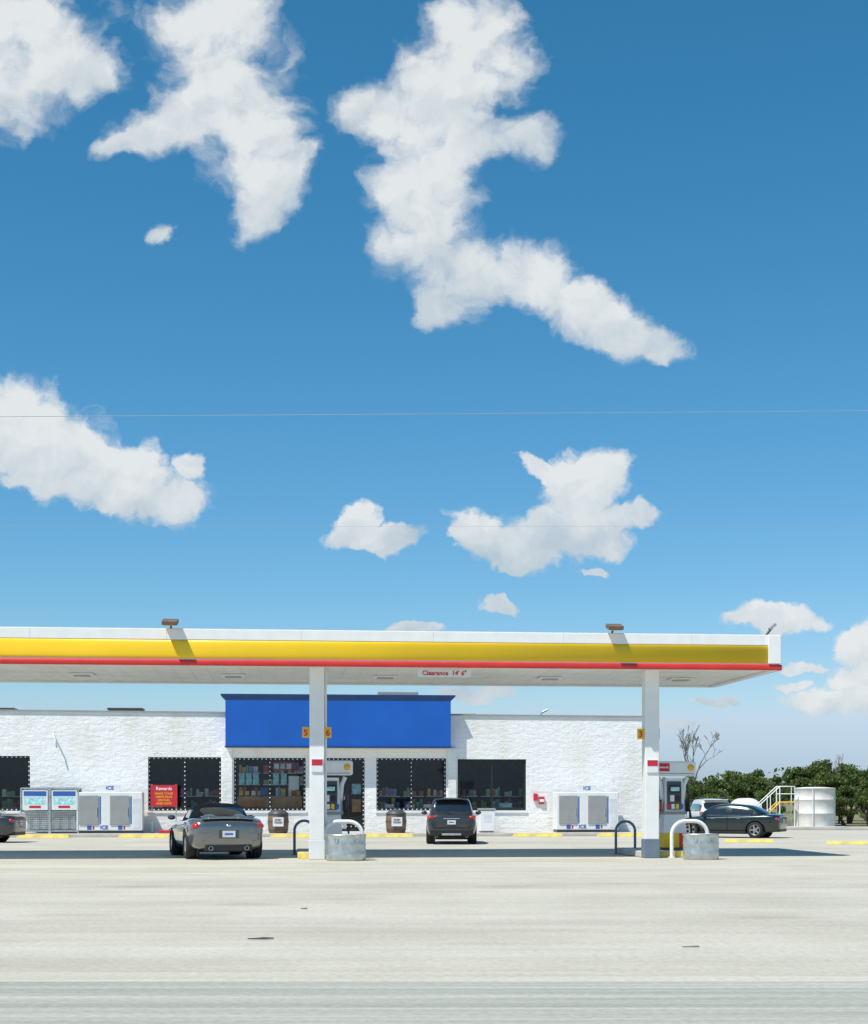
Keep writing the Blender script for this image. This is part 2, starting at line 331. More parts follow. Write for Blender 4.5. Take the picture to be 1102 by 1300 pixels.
def bframe(name,u,v,rz=0):
    c,s=math.cos(TH),math.sin(TH)
    return empty(name,(u*c-v*s,60+u*s+v*c,.12 if v>-2 else 0),TH+rz)
def ice(u):
    e=bframe('ice_freezer',u,-.75)
    box('cabinet',-1.22,1.22,-.42,.42,.1,1.55,M['white2'],e,.03); box('plinth',-1.18,1.18,-.38,.4,.0,.098,M['dgrey'],e)
    for k,x in enumerate((-1.12,.02)):
        box(f'door_{k}',x+.0,x+.72,-.46,-.423,.32,1.42,M['grey'],e,.015)
        box(f'handle_{k}',x+.64,x+.67,-.5,-.462,.7,1.0,M['chrome'],e)
        box(f'blue_label_{k}',x+.3,x+.46,-.428,-.4225,.13,.29,M['poster_b'],e)
        box(f'red_label_{k}',x+.5,x+.56,-.428,-.4225,.15,.27,M['poster_r'],e)
        box(f'frost_stripe_{k}',x+.76,x+.80,-.43,-.4225,.35,1.4,M['poster_b'],e)
    box('vent_grille',.86,1.14,-.43,-.4225,.2,1.3,M['plate'],e); text('ice_text','ICE',.2,(-.2,-.43,.22),M['poster_b'],e)
    box('top_sign',-.38,.38,-.3,-.24,1.56,1.84,M['white2'],e,.01); text('top_text','ICE',.2,(0,-.305,1.70),M['poster_b'],e)
ice(-12.35); ice(5.85)
e=bframe('propane_cage',-14.55,-.75)
for sgn in (-1.05,0.02):
    x0,x1=sgn,sgn+1.03
    for x in (x0,x1):
        for y in (-.4,.4): pipe('post',[(x,y,0),(x,y,1.7)],.03,M['steel'],e)
    box('shelf_top',x0,x1,-.4,.4,1.66,1.72,M['steel'],e); box('shelf_mid',x0,x1,-.4,.4,.8,.85,M['steel'],e); box('shelf_low',x0,x1,-.4,.4,.06,.13,M['steel'],e)
    box('back_panel',x0+.03,x1-.03,.38,.40,.14,1.65,M['grey'],e)
    box('poster',x0+.05,x1-.05,-.43,-.41,.88,1.62,M['white2'],e); box('poster_blue',x0+.1,x1-.1,-.434,-.431,1.4,1.58,M['poster_b'],e); box('poster_red',x0+.3,x1-.3,-.434,-.431,.95,1.04,M['poster_r'],e)
    box('poster_pale',x0+.12,x1-.12,-.434,-.431,1.08,1.36,M['poster_t'],e)
    for z in np.arange(.2,.8,.07): pipe('mesh_h',[(x0,-.41,z),(x1,-.41,z)],.009,M['steel'],e)
    for x in np.arange(x0,x1,.08): pipe('mesh_v',[(x,-.41,.1),(x,-.41,.85)],.008,M['steel'],e)
    for x in (x0+.18,x0+.5,x0+.82):
        for z in (.14,.86): lathe('gas_bottle',[(0,0),(.13,0),(.15,.05),(.15,.32),(.1,.4),(.05,.42),(.05,.47),(0,.47)],M['white2'],e,(x,0,z),16)
e=bframe('red_sign_board',-10.35,-.9)
box('panel',-.5,.5,-.02,.02,1.0,1.82,M['poster_r'],e)
text('txt1','Rewards',.17,(0,-.025,1.68),M['white'],e)
for i,tt in enumerate(('MAKE YOUR','DRIVE RUN','ON FUEL','AND SAVE')): text(f'txt_{i}',tt,.12,(0,-.025,1.49-i*.125),M['postery'],e)
for x in(-.45,.45): pipe('leg',[(x,.03,0),(x,.03,1.85)],.02,M['steel'],e)
box('foot_l',-.5,-.4,-.25,.25,.0,.04,M['dgrey'],e); box('foot_r',.4,.5,-.25,.25,.0,.04,M['dgrey'],e)
for u in (-6.05,-1.58):
    e=bframe('trash_barrel',u,-1.3)
    lathe('barrel',[(0,0),(.34,0),(.37,.1),(.40,.42),(.38,.66),(.36,.70)],M['brown'],e,seg=28)
    lathe('lid',[(.39,.702),(.39,.75),(.25,.86),(.12,.89),(0,.895)],M['dgrey'],e,seg=28)
    for z in (.12,.42,.64): lathe('hoop',[(.380 if z!=.42 else .407,z),(.390 if z!=.42 else .415,z+.015),(.380 if z!=.42 else .407,z+.03)],M['dgrey'],e,seg=28)
    box('label',-.2,.2,-.45,-.42,.26,.60,M['white2'],e); text('label_text','PUSH\nTRASH',.1,(0,-.455,.45),M['black'],e)
e=bframe('chest_cooler',2.0,-.9); box('body',-.35,.25,-.3,.3,.05,.85,M['white2'],e,.03); box('lid',-.37,.27,-.32,.32,.853,.93,M['grey'],e,.02); box('label',-.2,.1,-.305,-.302,.4,.7,M['plate'],e); box('feet',-.3,.2,-.25,.25,0,.05,M['dgrey'],e)
e=bframe('red_gas_can',-10.3,-1.2); box('body',-.22,.22,-.12,.12,0,.12,M['poster_r'],e,.02); pipe('spout',[(.15,0,.12),(.25,0,.2)],.02,M['black'],e)
for u in (-14.5,-10.9,-5.4,-2.0,3.6,6.8,-18.5):
    e=bframe('parking_stop',u,-3.0)
    addmesh('bar',[(-.95,-.09,0),(.95,-.09,0),(.95,.09,0),(-.95,.09,0),(-.9,-.05,.13),(.9,-.05,.13),(.9,.05,.13),(-.9,.05,.13)],[(0,1,5,4),(1,2,6,5),(2,3,7,6),(3,0,4,7),(4,5,6,7)],M['kerby'],e)
for (x,y,r) in ((10.25,50.0,.0),(13.0,47.8,.0)):
    e=empty('parking_stop',(x,y,0),r)
    addmesh('bar',[(-.8,-.09,0),(.8,-.09,0),(.8,.09,0),(-.8,.09,0),(-.75,-.05,.1),(.75,-.05,.1),(.75,.05,.1),(-.75,.05,.1)],[(0,1,5,4),(1,2,6,5),(2,3,7,6),(3,0,4,7),(4,5,6,7)],M['kerby'],e)

# ------------------------------------------------------------ canopy
C=empty('gas_station_canopy',(0,36.39,0),TH)
CL,CR,V0,V1,ZB,ZT=-14.5,8.15,-.82,4.87,4.46,5.30
def strip(name,prof,m,u0,u1):
    vs=[];fs=[];n=len(prof)
    for uu in (u0,u1):
        for (o,z) in prof: vs.append((uu,V0-o,z))
    for i in range(n-1): fs.append((i,i+n,i+n+1,i+1))
    fs.append(tuple(range(n))); fs.append(tuple(range(2*n-1,n-1,-1)))
    return addmesh(name,vs,fs,m,C)
box('fascia_front',CL,CR,V0,V0+.12,ZB,ZT,M['white'],C); box('fascia_back',CL,CR,V1-.12,V1,ZB-.0,ZT,M['white'],C)
box('fascia_right',CR-.12,CR,V0+.122,V1-.122,ZB,ZT,M['white'],C); box('fascia_left',CL,CL+.12,V0+.122,V1-.122,ZB,ZT,M['white'],C)
box('canopy_roof',CL+.122,CR-.122,V0+.122,V1-.122,5.05,5.1,M['grey'],C)
def bull(z0,z1,d,n=10): return [(0.002,z0)]+[(0.002+d*math.sin(math.pi*i/n)**.7,z0+(z1-z0)*(1-math.cos(math.pi*i/n))/2) for i in range(1,n)]+[(0.002,z1)]
o=strip('yellow_band',bull(4.62,5.04,.05),M['yellow'],CL,CR-.31); o.data.polygons.foreach_set('use_smooth',[i<10 for i in range(len(o.data.polygons))])
strip('red_band',bull(ZB-.005,ZB+.135,.045),M['red'],CL,CR+.03)
u=CL+2.2
while u<CR-.6:
    box('panel_joint',u-.004,u+.004,V0-.024,V0-.0205,5.05,5.28,M['plate'],C); u+=3.05
box('panel_bulge_top',CL,CR-.302,V0-.02,V0-.002,5.05,5.285,M['white'],C,.006)
box('red_band_side',CR+.002,CR+.05,V0-.0,V1,ZB+.005,ZB+.12,M['red'],C)
box('white_end_cap',CR-.30,CR+.0,V0-.08,V0-.003,4.61,5.285,M['white'],C,.01)
deck=mat('canopy_deck_paint',(.76,.77,.76),.5,var=.05,vscale=1.2,dirt=(.66,.66,.63))
uu=CL+.125
vs=[];fs=[]
y0,y1=V0+.125,V1-.125; z=ZB+.05
while uu<CR-.13:
    w=min(.41,CR-.125-uu); i=len(vs); g=.018
    vs+=[(uu,y0,z+.012),(uu+g,y0,z),(uu+w-g,y0,z),(uu+w,y0,z+.012),(uu,y1,z+.012),(uu+g,y1,z),(uu+w-g,y1,z),(uu+w,y1,z+.012)]
    fs+=[(i,i+4,i+5,i+1),(i+1,i+5,i+6,i+2),(i+2,i+6,i+7,i+3)]; uu+=.41
addmesh('deck_pans',vs,fs,deck,C)
for uu in (-12.5,-8.5,-4.8,-1,3.2,6.6):
    box('canopy_light',uu-.3,uu+.3,2.1,2.7,ZB+.0,ZB+.046,M['white2'],C,.01); box('lens',uu-.2,uu+.2,2.2,2.6,ZB-.012,ZB-.002,M['grey'],C)
for uc in (5.225,-2.77,-12.2):
    box('column',uc-.17,uc+.17,-.17,.17,.452,ZB+.046,M['white'],C,.01)
    box('column_base',uc-.185,uc+.185,-.185,.185,0.0,.45,M['blueb'] if uc>0 else M['white2'],C,.01)
    box('sign_plate',uc-.34,uc-.172,-.1,-.07,2.85,3.1,M['postery'],C); box('sign_plate_b',uc+.172 ,uc+.34 if uc<0 else uc+.2,-.1,-.07,2.85,3.1,M['postery'],C)
    n={5.225:('3','4'),-2.77:('5','6'),-12.2:('7','8')}[uc]
    text('number',n[0],.2,(uc-.26,-.103,2.96),M['poster_r'],C)
    if uc<0: text('number_b',n[1],.2,(uc+.26,-.103,2.96),M['poster_r'],C)
    pipe('downpipe',[(uc+.21,.1,.5),(uc+.21,.1,ZB)],.03,M['white2'],C)
    box('card_sign',uc-.13,uc+.14,-.2,-.172,2.05,2.35,M['white2'],C); box('card_sign_red',uc-.12,uc+.13,-.204,-.201,2.2,2.34,M['poster_r'],C)
box('clearance_sign',-.42,.82,V0+.35,V0+.37,ZB-.19,ZB-.02,M['white2'],C)
text('clearance_text',"Clearance  14' 6\"",.15,(.2,V0+.345,ZB-.105),M['poster_r'],C)
def flood(uc,ang=0):
    e=empty('flood_light_fixture',(0,0,0)); e.parent=C; e.location=(uc,V0,5.27); e.rotation_euler=(0,0,ang)
    pipe('bracket',[(0,.1,-.05),(0,.0,.08),(0,-.15,.13)],.025,M['dgrey'],e)
    box('housing',-.18,.18,-.42,-.05,.1,.2,M['brown'],e,.02,rot=(math.radians(14),0,0))
    box('lens',-.15,.15,-.39,-.08,.085,.097,M['postery'],e,rot=(math.radians(14),0,0))
flood(-6.1); flood(4.12)
e=empty('corner_flood_light'); e.parent=C; e.location=(CR-.25,V0+.6,5.25)  # small floodlight fixture on a bent arm at the canopy corner
pipe('arm',[(0,0,0),(.12,0,.12),(.26,0,.3)],.03,M['dgrey'],e); box('head',.16,.36,-.06,.06,.28,.34,M['grey'],e,.01,rot=(0,-.7,0))

# ------------------------------------------------------------ pump islands
def cl(u,v):
    c,s=math.cos(TH),math.sin(TH); return (u*c-v*s,36.39+u*s+v*c,0)
def hoop(name,u,v,w,h,r,m,rz=0):
    e=empty(name,cl(u,v),TH+rz); rr=min(w/2,.33); pts=[(-w/2,0,0),(-w/2,0,h-rr)]
    for i in range(1,8): a=math.pi-math.pi/2*i/8; pts.append((-w/2+rr+rr*math.cos(a),0,h-rr+rr*math.sin(a)))
    pts.append((-w/2+rr,0,h)); pts.append((w/2-rr,0,h))
    for i in range(1,8): a=math.pi/2-math.pi/2*i/8; pts.append((w/2-rr+rr*math.cos(a),0,h-rr+rr*math.sin(a)))
    pts+=[(w/2,0,h-rr),(w/2,0,0)]
    pipe('hoop_pipe',pts,r,m,e,res=5)
    for x in (-w/2,w/2): lathe('base_flange',[(0,.0),(r*1.8,0),(r*1.8,.02),(0,.021)],m,e,(x,0,0),16)
def trough(u,v,rx=.46):
    e=empty('galvanised_stock_tank',cl(u,v),TH)
    prof=[(.0,0.01),(.97,.0),(1,.03),(1,.12),(1.025,.15),(1,.18),(1,.34),(1.025,.37),(1,.40),(1,.55),(1.035,.575),(1.03,.6),(.985,.6),(.975,.52),(0,.52)]
    lathe('tank',[(r*rx,z) for r,z in prof],M['steel'],e,seg=40,mats=[M['steel'],M['bark']],fmf=lambda j:1 if j==13 else 0,scale=(1,.75,1))
    for s in (-1,1): pipe('handle',[(s*rx*.6,-rx*.64,.5),(s*rx*.55,-rx*.70,.42),(s*rx*.45,-rx*.72,.42),(s*rx*.4,-rx*.73,.5)],.01,M['grey'],e)
def pump(u,v,w,red_low):
    e=empty('fuel_pump',(*cl(u,v)[:2],.15),TH)
    h=w/2
    def taper(name,x0,x1,y,z0,x2,x3,y2,z1,m):
        addmesh(name,[(x0,-y,z0),(x1,-y,z0),(x1,y,z0),(x0,y,z0),(x2,-y2,z1),(x3,-y2,z1),(x3,y2,z1),(x2,y2,z1)],[(0,1,5,4),(1,2,6,5),(2,3,7,6),(3,0,4,7),(4,5,6,7),(0,3,2,1)],m,e)
    box('base_plate',-h-.04,h+.04,-.3,.3,0,.06,M['dgrey'],e)
    if red_low:
        taper('lower_cabinet',-h,0.1,.26,.062,-h+.02,.1,.25,.42,M['yellow']); taper('lower_red',.1,h,.26,.062,.1,h-.02,.25,.42,M['red'])
        taper('lower_white',-h+.02,h-.02,.25,.422,-h+.05,h-.05,.22,.88,M['white2'])
    else: taper('lower_cabinet',-h,h,.26,.062,-h+.05,h-.05,.22,.88,M['white2'])
    box('shelf_lip',-h,h,-.27,.27,.882,.94,M['grey'],e,.015)
    taper('upper_cabinet',-h+.06,h-.06,.2,.942,-h+.1,h-.1,.17,1.78,M['white2'])
    box('screen_panel',-.19,.17,-.225,-.19,1.0,1.7,M['dgrey'],e,.01,rot=(math.radians(-3),0,0))
    for sx in (-1,1):
        pts=[(sx*(h-.02),0,.94),(sx*(h-.05),0,1.3),(sx*(h-.02),0,1.62),(sx*(h+.06),0,1.8)]
        pipe('side_rail',pts,.055,M['white2'],e)
    box('display',-.14,.14,-.245,-.22,1.42,1.6,M['black'],e,.01,rot=(math.radians(-3),0,0)); box('lcd',-.11,.11,-.252,-.247,1.46,1.56,M['poster_t'],e)
    box('keypad',-.12,-.02,-.25,-.22,1.2,1.36,M['white2'],e); box('card_reader',.02,.12,-.25,-.22,1.2,1.34,M['black'],e)
    for i,x in enumerate((-.16,-.05,.06,.17)): box(f'grade_{i}',x-.04,x+.04,-.25,-.225,1.02,1.14,[M['red'],M['white'],M['yellow'],M['poster_b']][i],e)
    for sx in (-1,1):
        x=sx*(h+.05)
        box('nozzle_boot',x-.05,x+.05,-.14,.0,.95,1.25,M['black'],e,.02)
        pipe('nozzle',[(x,-.1,1.2),(x,-.18,1.15),(x,-.2,1.0)],.025,M['red'] if sx<0 else M['black'],e)
        pipe('hose',[(x,-.15,1.18),(x+sx*.05,-.25,.8),(x+sx*.07,-.2,.5),(x+sx*.09,-.1,.42),(x+sx*.1,0,.6),(x+sx*.06,.02,1.2),(x,0,1.75)],.02,M['black'],e)
    box('topper',-h-.16,h+.24,-.2,.2,1.84,2.2,M['white2'],e,.05)
    box('topper_band',-h-.1,h+.18,-.206,-.201,1.84+.04,1.9,M['grey'],e)
    lathe('round_badge',[(0,-.01),(.08,-.01),(.08,.01),(0,.01)],M['postery'],e,(h+.1,-.21,2.04),20,axis='Y')
    box('topper_red',-h-.15,-h+.18,-.215,-.207,1.95,2.15,M['poster_r'],e)
    text('topper_text','Rewards',.08,(-h+.015,-.22,2.05),M['white'],e)
for uc,pu,red in ((-2.77,-2.42,False),(5.225,6.1,True)):
    isl=empty('pump_island',cl((uc+pu)/2,1.5),TH)
    box('island_kerb',-.62,.62,-1.25,1.6,-.003,.15,M['conc'],isl,.03)
    box('kerb_nose',-.624,.624,-1.30,-1.253,-.003,.152,M['kerby'],isl,.01)
    pump(pu,1.3,.62,red)
trough(-2.12,-.75,.46); trough(6.2,-.95,.42)
hoop('white_bollard_hoop',-2.15,.05,.92,.88,.048,M['white']); hoop('white_bollard_hoop',6.2,.05,.88,.88,.048,M['white'])
hoop('grey_bollard_hoop',-3.02,3.1,.5,.86,.035,M['blueb']); hoop('grey_bollard_hoop',5.2,2.6,.5,.84,.035,M['blueb'])
hoop('grey_bollard_hoop',-10.86,1.5,.5,2.2,.035,M['blueb'])

# ------------------------------------------------------------ vehicles
def apply_mods(o):
    dg=bpy.context.evaluated_depsgraph_get(); me=bpy.data.meshes.new_from_object(o.evaluated_get(dg)); o.modifiers.clear(); o.data=me
def loft(name,rings,m,parent,mats=None,cellmat=None,sub=2):
    n=len(rings[0]); vs=[p for r in rings for p in r]; fs=[];fm=[]
    for j in range(len(rings)-1):
        for i in range(n):
            k=(i+1)%n; fs.append((j*n+i,j*n+k,(j+1)*n+k,(j+1)*n+i)); fm.append(cellmat(j,i) if cellmat else 0)
    fs.append(tuple(range(n))[::-1]); fm.append(0); fs.append(tuple((len(rings)-1)*n+i for i in range(n))); fm.append(0)
    o=addmesh(name,vs,fs,m,None,True,mats,fm)
    bm=bmesh.new(); bm.from_mesh(o.data); bmesh.ops.recalc_face_normals(bm,faces=bm.faces); bm.to_mesh(o.data); bm.free()
    md=o.modifiers.new('s','SUBSURF'); md.levels=sub; md.render_levels=sub
    return o
def wheel(parent,x,y,r,w,side):
    e=empty('wheel'); e.parent=parent; e.location=(x,y,r)
    prof=[(r*.66,-w/2),(r*.9,-w/2),(r*.985,-w*.38),(r,-w*.2),(r,w*.2),(r*.985,w*.38),(r*.9,w/2),(r*.66,w/2)]
    lathe('tyre',prof,M['rubber'],e,seg=36,axis='Y')
    lathe('rim_ring',[(r*.67,w*.42*side),(r*.60,w*.45*side),(r*.58,w*.3*side),(r*.56,-w*.3*side)],M['rim'],e,seg=36,axis='Y')
    lathe('rim_back',[(0,w*.05*side),(r*.6,w*.05*side),(r*.6,w*.04*side)],M['dgrey'],e,seg=24,axis='Y')
    for i in range(5):
        a=2*math.pi*i/5+.3
        s=box(f'spoke_{i}',-.03,.03,-.02,.02,-r*.3,r*.3,M['rim'],e); s.location=(math.sin(a)*r*.32,w*.34*side,math.cos(a)*r*.32); s.rotation_euler=(0,a,0)
    lathe('hub',[(0,w*.42*side),(r*.13,w*.4*side),(r*.15,w*.2*side)],M['rim'],e,seg=16,axis='Y')
def ell(name,c,s,m,parent,rz=0):
    bm=bmesh.new(); bmesh.ops.create_uvsphere(bm,u_segments=20,v_segments=12,radius=1)
    me=bpy.data.meshes.new(name); bm.to_mesh(me); bm.free(); me.materials.append(m); me.polygons.foreach_set('use_smooth',[True]*len(me.polygons))
    o=bpy.data.objects.new(name,me); COL.objects.link(o); o.location=c; o.scale=s; o.rotation_euler=(0,0,rz); o.parent=parent; return o
def car(name,loc,heading_deg,sc,paint,body,green,wb,r,roofmat=None,glass_cells=(1,2,3),W=1.84,ww=.24):
    e=empty(name,loc,math.radians(heading_deg),sc)
    rings=[]
    for (x,w,zl,zm,zt) in body:
        half=[(.0,zl),(.78*w,zl),(.95*w,zl+.07),(w,zm),(.985*w,(zm+zt)/2+.02),(.93*w,zt-.03),(.80*w,zt+.005),(.0,zt+.035)]
        ring=[(x,y,z) for y,z in half]+[(x,-y,z) for y,z in half[-2:0:-1]]
        rings.append(ring)
    o=loft('body_shell',rings,paint,e)
    cut=[]
    for x in wb:
        for s in (-1,1):
            c=lathe('cut',[(0,-.32),(r+.055,-.32),(r+.055,.3),(0,.3)],paint,None,(x,s*(W/2),r),28,axis='Y')
            bm=bmesh.new(); bm.from_mesh(c.data); bmesh.ops.remove_doubles(bm,verts=bm.verts,dist=1e-4); bmesh.ops.recalc_face_normals(bm,faces=bm.faces); bm.to_mesh(c.data); bm.free()
            md=o.modifiers.new('b','BOOLEAN'); md.operation='DIFFERENCE'; md.object=c; md.solver='EXACT'; cut.append(c)
    bpy.context.view_layer.update()
    apply_mods(o)
    for c in cut: bpy.data.objects.remove(c)
    o.parent=e
    for x in wb:
        for s in (-1,1):
            lathe('arch_liner',[(0,-.03),(r+.05,-.03),(r+.05,.03),(0,.03)],M['black'],e,(x,s*(W/2-.29),r),28,axis='Y')
            wheel(e,x,s*(W/2-.02-ww/2),r,ww,s)
    box('underbody',wb[1]-.2,wb[0]+.2,-W/2+.35,W/2-.35,.16,.4,M['black'],e)
    rings=[]
    for (x,wbm,zb,wt,zt) in green:
        half=[(0,zb-.12),(wbm*.9,zb-.12),(wbm,zb-.02),(wt+(wbm-wt)*.25,zb+(zt-zb)*.72),(wt,zt-.045 if zt-zb>.1 else zt-.005),(wt*.86,zt),(0,zt+.025)]
        rings.append([(x,y,z) for y,z in half]+[(x,-y,z) for y,z in half[-2:0:-1]])
    nst=len(green)
    def cm(j,i):
        side = i in (2,9) ; top = i in (4,5,6,7)
        if side and j in glass_cells: return 1
        if top and (j==0 or j==nst-2): return 1
        if top: return 2
        return 0
    g=loft('greenhouse',rings,paint,None,mats=[paint if not roofmat else roofmat,M['cglass'],roofmat or paint],cellmat=cm)
    bpy.context.view_layer.update(); apply_mods(g); g.parent=e
    return e
def plate(e,x,z,y=0):
    box('licence_plate',x-.012,x,y-.15,y+.15,z-.075,z+.075,M['plate'],e); box('plate_band',x-.015,x-.0125,y-.1,y+.1,z-.02,z+.02,M['poster_b'],e)

bodyZ=[(-2.1,.60,.42,.60,.78),(-2.06,.76,.27,.60,.88),(-1.9,.86,.22,.62,.955),(-1.4,.925,.2,.62,.98),(-.7,.90,.18,.6,.93),(.2,.88,.18,.58,.90),(.9,.89,.18,.58,.90),(1.5,.90,.2,.58,.82),(1.9,.83,.22,.52,.70),(2.08,.7,.25,.46,.60),(2.12,.55,.3,.44,.54)]
greenZ=[(-1.55,.62,.93,.5,.97),(-.85,.72,.93,.52,1.24),(-.6,.76,.92,.54,1.3),(.1,.78,.9,.56,1.3),(.25,.78,.9,.55,1.27),(.95,.74,.88,.6,.92)]
e=car('convertible_car',(-5.38,37.7,0),90+17,1.0,M['paint_grey'],bodyZ,greenZ,(1.35,-1.2),.335,roofmat=M['soft'],glass_cells=(2,))
for s in (-1,1):
    ell('tail_light',(-1.93,s*.72,.78),(.14,.13,.09),M['tail'],e,rz=s*.5); ell('tail_reflector',(-2.03,s*.55,.40),(.05,.10,.03),M['tail'],e)
    lathe('exhaust',[(.04,-.04),(.05,-.06),(.05,.1)],M['chrome'],e,(-2.07,s*.42,.27),16,axis='X')
    ell('door_mirror',(.6,s*.98,.96),(.09,.1,.06),M['paint_grey'],e)
box('rear_diffuser',-2.09,-1.9,-.55,.55,.2,.36,M['black'],e,.03); box('plate_recess',-2.10,-2.0,-.24,.24,.5,.7,M['dgrey'],e,.01); plate(e,-2.105,.6)
box('bumper_seam',-2.085,-2.0,-.62,.62,.445,.452,M['black'],e); box('boot_seam',-2.075,-2.0,-.5,.5,.74,.747,M['black'],e)
box('spoiler',-2.06,-1.84,-.62,.62,.985,1.015,M['paint_grey'],e,.01); ell('badge',(-2.085,0,.80),(.02,.06,.03),M['chrome'],e)
for s in(-1,1): ell('seat_hump',(-1.35,s*.35,.98),(.3,.18,.08),M['paint_grey'],e)

bodyS=[(-2.28,.62,.48,.7,.98),(-2.24,.80,.36,.7,1.04),(-2.1,.90,.28,.7,1.08),(-1.5,.93,.25,.7,1.08),(0,.93,.24,.7,1.06),(1.0,.93,.25,.7,1.04),(1.7,.90,.27,.66,1.0),(2.1,.82,.3,.6,.9),(2.26,.66,.35,.55,.75)]
greenS=[(-2.2,.76,1.03,.66,1.08),(-1.95,.82,1.03,.64,1.57),(-1.8,.84,1.03,.66,1.64),(-.9,.85,1.03,.68,1.69),(.2,.85,1.03,.68,1.67),(.4,.84,1.03,.66,1.63),(1.15,.80,1.01,.66,1.05)]
def suv(name,loc,hd,sc,paint):
    e=car(name,loc,hd,sc,paint,bodyS,greenS,(1.4,-1.35),.37,W=1.88,glass_cells=(1,2,3,4))
    for s in (-1,1):
        ell('tail_light',(-2.19,s*.74,.98),(.10,.15,.075),M['tail'],e); ell('reflector',(-2.27,s*.6,.5),(.04,.11,.03),M['tail'],e)
        pipe('roof_rail',[(-1.6,s*.62,1.70),(-1.4,s*.62,1.75),(.0,s*.62,1.76),(.2,s*.62,1.71)],.022,M['black'],e)
        ell('door_mirror',(.75,s*1.03,1.12),(.08,.11,.08),paint,e)
        lathe('exhaust',[(.04,-.05),(.05,-.06),(.05,.1)],M['chrome'],e,(-2.2,s*.55,.3),16,axis='X')
    box('lower_bumper',-2.32,-2.1,-.78,.78,.32,.56,M['black'],e,.04); box('hatch_handle',-2.30,-2.2,-.3,.3,.92,.955,M['chrome'],e,.01)
    plate(e,-2.29,.80); box('skid',-2.33,-2.25,-.35,.35,.33,.4,M['steel'],e,.01); box('hatch_seam',-2.28,-2.2,-.6,.6,.62,.628,M['black'],e)
    box('roof_spoiler',-2.12,-1.8,-.6,.6,1.62,1.66,paint,e,.015); pipe('wiper',[(-2.2,0,1.12),(-2.14,.35,1.2)],.012,M['black'],e)
    return e
e=suv('dark_suv_car',(.56,49.6,0),90-.5,.86,M['paint_char'])
e=suv('white_suv_car',(11.75,66,0),92,.84,M['paint_white'])
bodyD=[(-2.38,.58,.42,.62,.90),(-2.33,.75,.3,.62,.95),(-2.15,.85,.24,.62,.99),(-1.6,.91,.2,.62,.99),(-.5,.92,.19,.6,.95),(.6,.92,.19,.6,.93),(1.2,.91,.2,.6,.90),(1.8,.88,.22,.56,.82),(2.2,.78,.25,.5,.70),(2.36,.62,.3,.46,.6)]
greenD=[(-1.85,.70,.95,.55,.99),(-1.2,.78,.95,.56,1.33),(-.95,.80,.94,.58,1.38),(-.25,.82,.93,.6,1.43),(-.15,.82,.93,.6,1.43),(.3,.82,.92,.6,1.40),(.5,.81,.92,.6,1.36),(1.25,.76,.90,.64,.94)]
def sedan(name,loc,hd,sc,paint):
    e=car(name,loc,hd,sc,paint,bodyD,greenD,(1.42,-1.38),.34,glass_cells=(1,2,4,5))
    for s in (-1,1):
        ell('tail_light',(-2.24,s*.66,.80),(.12,.14,.08),M['tail'],e,rz=s*.4); ell('head_light',(2.12,s*.62,.62),(.16,.14,.07),M['chrome'],e,rz=-s*.5)
        ell('door_mirror',(.8,s*1.0,.98),(.08,.1,.06),paint,e)
        for x in (-.75,.35): box('door_handle',x,x+.16,s*.915-.012,s*.915+.012,.80,.825,M['chrome'],e)
        box('door_seam',-.2,-.19,s*.91-.02,s*.91+.02,.28,.9,M['black'],e)
        box('window_chrome',-1.2,.9,s*.835-.006,s*.835+.006,.945,.96,M['chrome'],e)
        box('sill_strip',-1.0,1.0,s*.9-.03,s*.9+.03,.2,.27,M['black'],e)
    plate(e,-2.385,.72); box('lower_bumper',-2.36,-2.2,-.6,.6,.26,.4,M['black'],e,.03)
    return e
sedan('black_sedan_car',(10.85,56.6,0),180-27,.86,M['paint_black'])
sedan('dark_sedan_car',(-15.6,50.2,0),180-4,.9,M['paint_char'])

# ------------------------------------------------------------ tanks & yard to the right
e=empty('storage_tank',(18.1,73,0)); lathe('pad',[(0,0),(1.35,0),(1.35,.12),(0,.12)],M['conc'],e,seg=32)
tk=mat('tank_white',(.74,.74,.71),.55,var=.06,vscale=2,dirt=(.62,.60,.55))
lathe('shell',[(.95,.12),(.95,.7),(.96,.71),(.96,.74),(.95,.75),(.95,1.35),(.96,1.36),(.96,1.39),(.95,1.4),(.95,1.88),(.97,1.89),(.97,1.93),(.5,1.97),(0,1.98)],tk,e,seg=40)
pipe('ladder_l',[(-.35,-1.0,.1),(-.35,-1.0,1.95)],.02,M['white2'],e)
e=empty('horizontal_tank',(15.6,77,0))
lathe('shell',[(0,-1.5),(.35,-1.46),(.58,-1.3),(.65,-1.1),(.65,1.1),(.58,1.3),(.35,1.46),(0,1.5)],tk,e,(0,0,.8),28,axis='Y')
for y in(-.8,.8): box('saddle',-.5,.5,y-.1,y+.1,0,.5,M['conc'],e)
e=empty('access_stairs',(16.2,72.4,0))
for y in (0,.7):
    pipe('stringer',[(-1.2,y,0),(.1,y,1.25),(.8,y,1.25)],.035,M['postery'],e); pipe('handrail',[(-1.2,y,.0),(-1.2,y,.8),(.1,y,2.0),(.8,y,2.0),(.8,y,0)],.026,M['white'],e)
    for t in(.33,.66): pipe('baluster',[(-1.2+1.3*t,y,1.25*t),(-1.2+1.3*t,y,.8+1.2*t)],.022,M['white'],e)
    pipe('post',[(.1,y,0),(.1,y,2.0)],.026,M['white'],e); pipe('midrail',[(.1,y,1.65),(.8,y,1.65)],.022,M['white'],e)
for i in range(6): box(f'tread_{i}',-1.15+i*.21,-.96+i*.21,0,.7,.1+i*.2,.13+i*.2,M['steel'],e)
box('platform',.1,.8,0,.7,1.25,1.29,M['steel'],e)
e=empty('lot_kerb',(0,0,0)); box('kerb',12.5,46,70.0,70.25,0,.14,M['conc'],e,.02)
